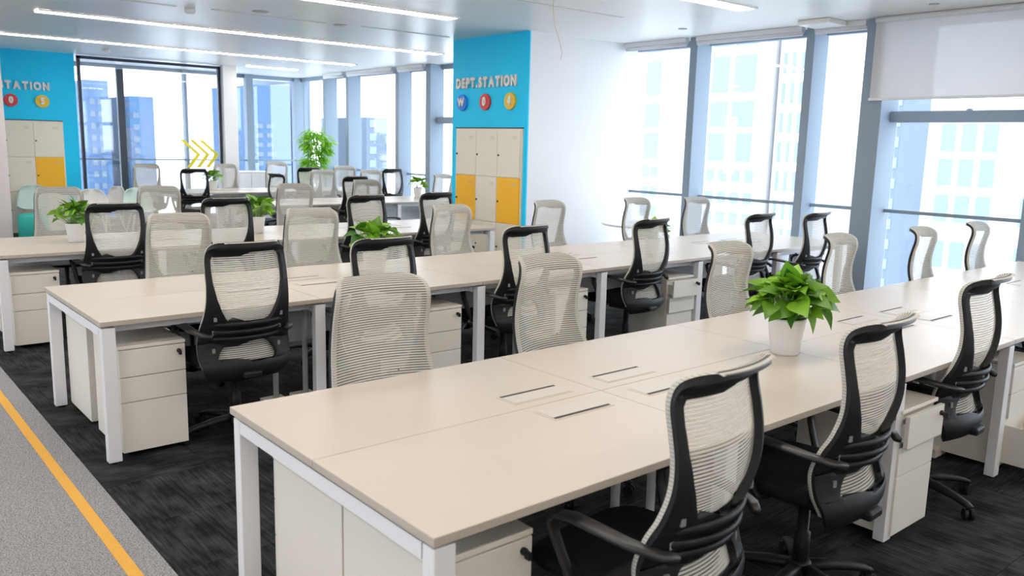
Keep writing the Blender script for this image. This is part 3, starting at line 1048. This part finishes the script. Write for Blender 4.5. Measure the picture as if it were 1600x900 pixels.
rm_tree(cp)

# ------------------------------------------------------------------ potted pothos
def leaf_mesh(n, fold, curl):
    prof = [(0.0, 0.004), (0.08, 0.30), (0.22, 0.44), (0.42, 0.42), (0.62, 0.30), (0.82, 0.14), (1.0, 0.0)]
    bm = bmesh.new()
    mid, lf, rt = [], [], []
    for tt, hw in prof:
        z = -curl * tt * tt
        notch = -0.10 * (1 - tt) ** 6
        mid.append(bm.verts.new((tt, 0, z)))
        lf.append(bm.verts.new((tt + notch, hw, z + fold * hw)))
        rt.append(bm.verts.new((tt + notch, -hw, z + fold * hw)))
    for i in range(len(prof) - 1):
        for a in (lf, rt):
            vs = [mid[i], mid[i + 1], a[i + 1], a[i]]
            bm.faces.new(vs if a is rt else vs[::-1])
    bmesh.ops.remove_doubles(bm, verts=bm.verts, dist=1e-5)
    bmesh.ops.recalc_face_normals(bm, faces=bm.faces)
    me = bpy.data.meshes.new(n)
    bm.to_mesh(me); bm.free()
    me.materials.append(M['leaf'])
    for p in me.polygons:
        p.use_smooth = True
    return me
LEAVES = [leaf_mesh('leaf', 0.25, 0.25), leaf_mesh('leaf', 0.45, 0.45), leaf_mesh('leaf', 0.1, 0.6)]
POT = [(0.056, 0.0), (0.060, 0.004), (0.079, 0.145), (0.083, 0.150), (0.083, 0.160), (0.077, 0.160), (0.074, 0.145), (0.072, 0.13)]
pot_me = MB().lathe(POT, 28).mesh('pot', M['pot'], True)
soil_me = MB().lathe([(0.0735, 0.128), (0.0735, 0.140), (0.03, 0.146)], 20).mesh('soil', M['soil'], True)
def pothos(x, y, z, label, n=46, seed=1, s=1.0, hi=1.0):
    rnd = random.Random(seed)
    t = thing('potted_pothos', label, 'plant', (x, y, z), rnd.uniform(0, 6), 'potted green plants on the benches', (s, s, s))
    p = obj('pot', pot_me, t)
    obj('soil', soil_me, p)
    stems = MB()
    for i in range(n):
        f_ = (i + 0.5) / n
        an = i * 2.39996 + rnd.uniform(-0.3, 0.3)
        el = math.radians(78) * (1 - f_) ** 0.8 + math.radians(-6) * f_ + rnd.uniform(-0.12, 0.12)
        rr = 0.115 + 0.045 * f_ + rnd.uniform(-0.03, 0.025)
        c0 = Vector((0.03 * math.cos(an), 0.03 * math.sin(an), 0.14))
        tip = Vector((math.cos(an) * math.cos(el) * rr * 0.95, math.sin(an) * math.cos(el) * rr * 0.95, 0.165 + hi * rr * (0.30 + 0.72 * math.sin(el))))
        stems.cyl(c0, tip, 0.0022, 0.0015, 5)
        ln = rnd.uniform(0.075, 0.115)
        o = obj('leaf', LEAVES[i % 3], t)
        pitch = rnd.uniform(-0.45, 0.6) + (1.25 * (1 - f_) - 0.30)
        o.rotation_euler = (rnd.uniform(-0.8, 0.8), -pitch, an + rnd.uniform(-0.9, 0.9))
        o.scale = (ln, ln * rnd.uniform(0.85, 1.1), ln)
        o.location = tip - Vector((math.cos(an), math.sin(an), 0)) * ln * 0.25
    stems.build('stems', M['stem'], t)
    return t
pothos(2.335, 0.535, 0.75, 'green leafy plant in a white pot on the foreground bench', 92, 3, 1.06)
pothos(0.70, 6.36, 0.75, 'bushy green plant in a white pot at the left end of the third bench', 50, 5)
pothos(2.32, 6.36, 0.75, 'green plant in a white pot between two chairs on the third bench', 50, 8)
pothos(1.94, 3.50, 0.75, 'green plant mostly hidden behind a chair back on the second bench', 44, 11, 1.08)
pothos(4.62, 3.28, 0.75, 'green plant hidden behind a chair on the second bench, one leaf showing', 40, 13, 0.85)
pothos(4.45, 13.15, 0.75, 'small green plant in a white pot on the farthest bench beside the chevrons', 36, 17)
pothos(6.20, 13.0, 0.75, 'green plant on the farthest bench below the tall leafy plant', 36, 19)
pothos(6.88, 10.35, 0.75, 'green plant in a white pot at the right end of the fourth bench', 40, 23)

# tall bamboo-like plant in the window corner
t = thing('tall_plant', 'tall bushy green plant in a tub by the far window corner', 'plant', (6.98, 14.25, 0))
MB().lathe([(0.15, 0), (0.19, 0.36), (0.20, 0.38), (0.18, 0.38), (0.17, 0.34)], 24).build('tub', M['pot'], t, True)
st = MB(); lv = bmesh.new()
rnd = random.Random(4)
for k in range(7):
    an = k * 0.9
    a = Vector((0.06 * math.cos(an), 0.06 * math.sin(an), 0.34)); b = Vector((0.16 * math.cos(an), 0.16 * math.sin(an), 1.62 + 0.1 * math.sin(k * 3)))
    st.cyl(a, b, 0.012, 0.006, 6)
st.build('canes', M['stem'], t, True)
CL = [(-0.10, 0.00, 1.72, 0.20), (0.08, 0.08, 1.78, 0.18), (0.14, -0.10, 1.60, 0.19), (-0.16, -0.08, 1.55, 0.17), (0.02, 0.0, 1.42, 0.17),
      (0.12, 0.06, 1.28, 0.18), (-0.08, 0.08, 1.22, 0.16), (-0.14, -0.10, 1.02, 0.20), (0.05, -0.06, 1.02, 0.18), (-0.05, 0.12, 0.85, 0.20), (0.22, 0.0, 1.45, 0.10)]
for i in range(1500):
    cx, cy, cz, cr_ = CL[i % len(CL)]
    an = rnd.uniform(0, 2 * math.pi)
    q = Vector((rnd.gauss(0, 1), rnd.gauss(0, 1), rnd.gauss(0, 0.8))).normalized() * cr_ * rnd.uniform(0.1, 1.0)
    c = Vector((cx, cy, cz)) + q
    an = math.atan2(c.y - cy * 0.5, c.x - cx * 0.5)
    out = Vector((math.cos(an + rnd.uniform(-.7, .7)), math.sin(an + rnd.uniform(-.7, .7)), rnd.uniform(-0.9, 0.25))).normalized()
    side = out.cross(Vector((0, 0, 1))).normalized()
    side = (side + Vector((0, 0, rnd.uniform(-.5, .5)))).normalized()
    ln = rnd.uniform(0.11, 0.19); wd = rnd.uniform(0.012, 0.02)
    dz = Vector((0, 0, -0.03))
    v = [lv.verts.new(c), lv.verts.new(c + out * ln * 0.45 + side * wd), lv.verts.new(c + out * ln + dz), lv.verts.new(c + out * ln * 0.45 - side * wd)]
    lv.faces.new(v)
me = bpy.data.meshes.new('foliage'); lv.to_mesh(me); lv.free(); me.materials.append(M['tall_leaf'])
fo = obj('foliage', me, t); fo['kind'] = 'stuff'

# ------------------------------------------------------------------ round table by the white wall
t = thing('round_table', 'white round meeting table by the white wall', 'table', (6.78, 5.30, 0))
MB().lathe([(0.46, 0.725), (0.475, 0.732), (0.475, 0.745), (0.465, 0.75), (0.1, 0.7505)], 40).build('table_top', M['white_metal'], t)
MB().lathe([(0.035, 0.02), (0.03, 0.10), (0.03, 0.725)], 16).build('stem', M['white_metal'], t, True)
MB().lathe([(0.27, 0.0), (0.27, 0.012), (0.05, 0.025)], 32).build('foot_plate', M['white_metal'], t)

# ------------------------------------------------------------------ lounge shell chairs, low cabinet
def shell_chair(x, y, rz, m_, label):
    t = thing('shell_chair', label, 'chair', (x, y, 0), rz, 'moulded shell chairs')
    def ringp(k, n=14):
        # rows go from the seat front over the bend to the top of the back
        rows = [(0.22, 0.44, 0.20), (0.10, 0.43, 0.23), (-0.04, 0.425, 0.24), (-0.15, 0.445, 0.24), (-0.205, 0.52, 0.235), (-0.235, 0.62, 0.225), (-0.255, 0.72, 0.20), (-0.265, 0.79, 0.15), (-0.268, 0.815, 0.08)]
        y_, z_, w_ = rows[k]
        return [(w_ * (2 * i / n - 1), y_ + 0.07 * (2 * i / n - 1) ** 2 * (1 if k > 3 else 0.0), z_ + 0.05 * (2 * i / n - 1) ** 4 * (1 if k <= 4 else 0)) for i in range(n + 1)]
    sh = MB().loft([ringp(k) for k in range(9)], cap=False, closed=False).build('shell', m_, t, True)
    so = sh.modifiers.new('thick', 'SOLIDIFY'); so.thickness = 0.01
    for sx in (-1, 1):
        for sy in (-1, 1):
            MB().cyl((sx * 0.12, 0.02 + sy * 0.11, 0.42), (sx * 0.21, 0.02 + sy * 0.21, 0.0), 0.014, 0.010, 8).build('leg', M['locker'], t, True)
shell_chair(1.80, 14.02, 2.9, M['shell'], 'mint shell chair beside the off-white pillar')
shell_chair(2.35, 12.6, 2.9, M['shell_white'], 'white shell chair in front of the far lockers')
shell_chair(2.78, 13.40, 2.0, M['shell_white'], 'white shell chair turned sideways in front of the glass partition')
shell_chair(3.10, 12.75, 3.1, M['shell'], 'pale mint shell chair next to the pale mesh chair by the partition')
t = thing('lounge_ottoman', 'teal round ottoman by the off-white pillar', 'stool', (1.66, 13.30, 0))
MB().lathe([(0.20, 0.03), (0.22, 0.06), (0.22, 0.36), (0.19, 0.41), (0.08, 0.42)], 28).build('cushion', M['teal'], t, True)
MB().lathe([(0.18, 0.0), (0.18, 0.03)], 28).build('plinth', M['dark'], t)
t = thing('low_cabinet', 'low white cabinet beside the far window corner', 'cabinet', (5.85, 15.0, 0))
MB().box(-0.42, 0.42, -0.2, 0.2, 0.05, 0.98).build('body', M['white_metal'], t, bevel=0.004)
MB().box(-0.44, 0.44, -0.22, 0.22, 0.98, 1.0).build('top', M['white_metal'], t, bevel=0.003)
for sx in (-1, 1):
    d = MB().box(-0.205, 0.205, -0.018, 0.0, 0.06, 0.97).build('door', M['white_metal'], t, bevel=0.002, loc=(sx * 0.209, -0.201, 0))
    MB().box(-0.006, 0.006, -0.02, 0.0, 0.5, 0.6).build('handle', M['chrome'], d, loc=(-sx * 0.17, -0.018, 0))
MB().box(-0.40, 0.40, -0.18, 0.18, 0.0, 0.05).build('plinth', M['frame_grey'], t)

# ------------------------------------------------------------------ the city outside
def tower(label, x0, x1, y0, y1, z1, m_, wins, axis, plane, wm='tower_glass'):
    """wins : list of (a0, a1, z0, z1) on the facade `plane`, along `axis`"""
    t = thing('tower_block', label, 'building', ((x0 + x1) / 2, (y0 + y1) / 2, -60))
    cx, cy = (x0 + x1) / 2, (y0 + y1) / 2
    MB().box(x0 - cx, x1 - cx, y0 - cy, y1 - cy, 0, z1 + 60).build('shaft', M[m_], t)
    for a0, a1, b0, b1 in wins:
        if axis == 'y':
            MB().box(plane - cx - 0.05, plane - cx + 0.02, a0 - cy, a1 - cy, b0 + 60, b1 + 60).build('window', M[wm], t)
        else:
            MB().box(a0 - cx, a1 - cx, plane - cy - 0.05, plane - cy + 0.02, b0 + 60, b1 + 60).build('window', M[wm], t)
    return t
wA = []
for (z0, z1) in ((8.2, 10.2), (5.3, 7.6), (3.15, 4.75), (0.95, 2.75)):
    for (a0, a1) in ((29.7, 31.3), (31.7, 33.0), (33.5, 34.2), (37.3, 38.6)):
        wA.append((a0, a1, z0, z1))
for z0 in (-0.35, -1.75, -3.1, -4.5, -5.9, -7.3, -8.7):
    for a in (29.4, 30.4, 31.4, 32.4, 33.4, 37.2, 38.0):
        wA.append((a, a + 0.62, z0, z0 + 0.75))
tower('white tower block with large square windows seen through the middle window', 45, 60, 29.0, 39.5, 30, 'tower_white', wA, 'y', 45)
wB = [(a, a + 0.22, z0, z0 + 1.25) for a in (27.0, 27.6, 28.2) for z0 in np.arange(-8, 8, 1.8)]
tower('narrow white tower with slim windows right of the large-windowed one', 46, 58, 26.6, 28.7, 16, 'tower_white', wB, 'y', 46)
wC = [(a, a + 0.75, z0, z0 + 1.5) for a in (16.4, 17.5, 18.6, 14.2, 13.0) for z0 in (-7.2, -4.6, -2.0, 0.0, 1.9)]
tower('pale office block with paired windows seen through the right-hand window', 48, 60, 12.0, 20.4, 4.6, 'tower_white', wC, 'y', 48)
tower('slim pale blue tower at the edge of the right-hand window', 40, 43, 17.9, 18.75, 22, 'tower_pale', [(17.95, 18.2, z, z + 0.5) for z in np.arange(-6, 6, 1.0)], 'y', 40)
wD = [(a, a + 0.3, z, z + 0.4) for a in (14.0, 14.5) for z in np.arange(-6, 4, 0.8)]
tower('blue residential tower seen through the glass partition', 13.7, 15.2, 60, 66, 5.2, 'tower_blue', wD, 'x', 60, 'tower_pale')
tower('short blue tower right of the dark mullion in the partition', 16.5, 18.1, 60, 66, 4.3, 'tower_blue', [(16.7, 17.1, z, z + 0.4) for z in np.arange(-6, 3.5, 0.8)], 'x', 60, 'tower_pale')
tower('wide blue tower filling the far corner window', 25.2, 28.3, 60, 68, 5.6, 'tower_blue', [(a, a + 0.5, z, z + 0.35) for a in (25.5, 26.3) for z in np.arange(-6, 3, 0.7)], 'x', 60, 'tower_pale')
tower('pale blue tower behind the tall plant', 29.6, 31.0, 62, 70, 8, 'tower_pale', [(29.9, 30.4, z, z + 0.5) for z in np.arange(-6, 7, 1.0)], 'x', 62, 'tower_glass')
tower('pale stepped tower right of the tall plant', 35.0, 37.0, 60, 68, 3.6, 'tower_pale', [(35.3, 35.9, z, z + 0.6) for z in np.arange(-6, 3, 1.1)], 'x', 60, 'tower_glass')
struct(MB().box(-150, 250, -150, 250, -60.5, -60).build('ground', M['ground']))
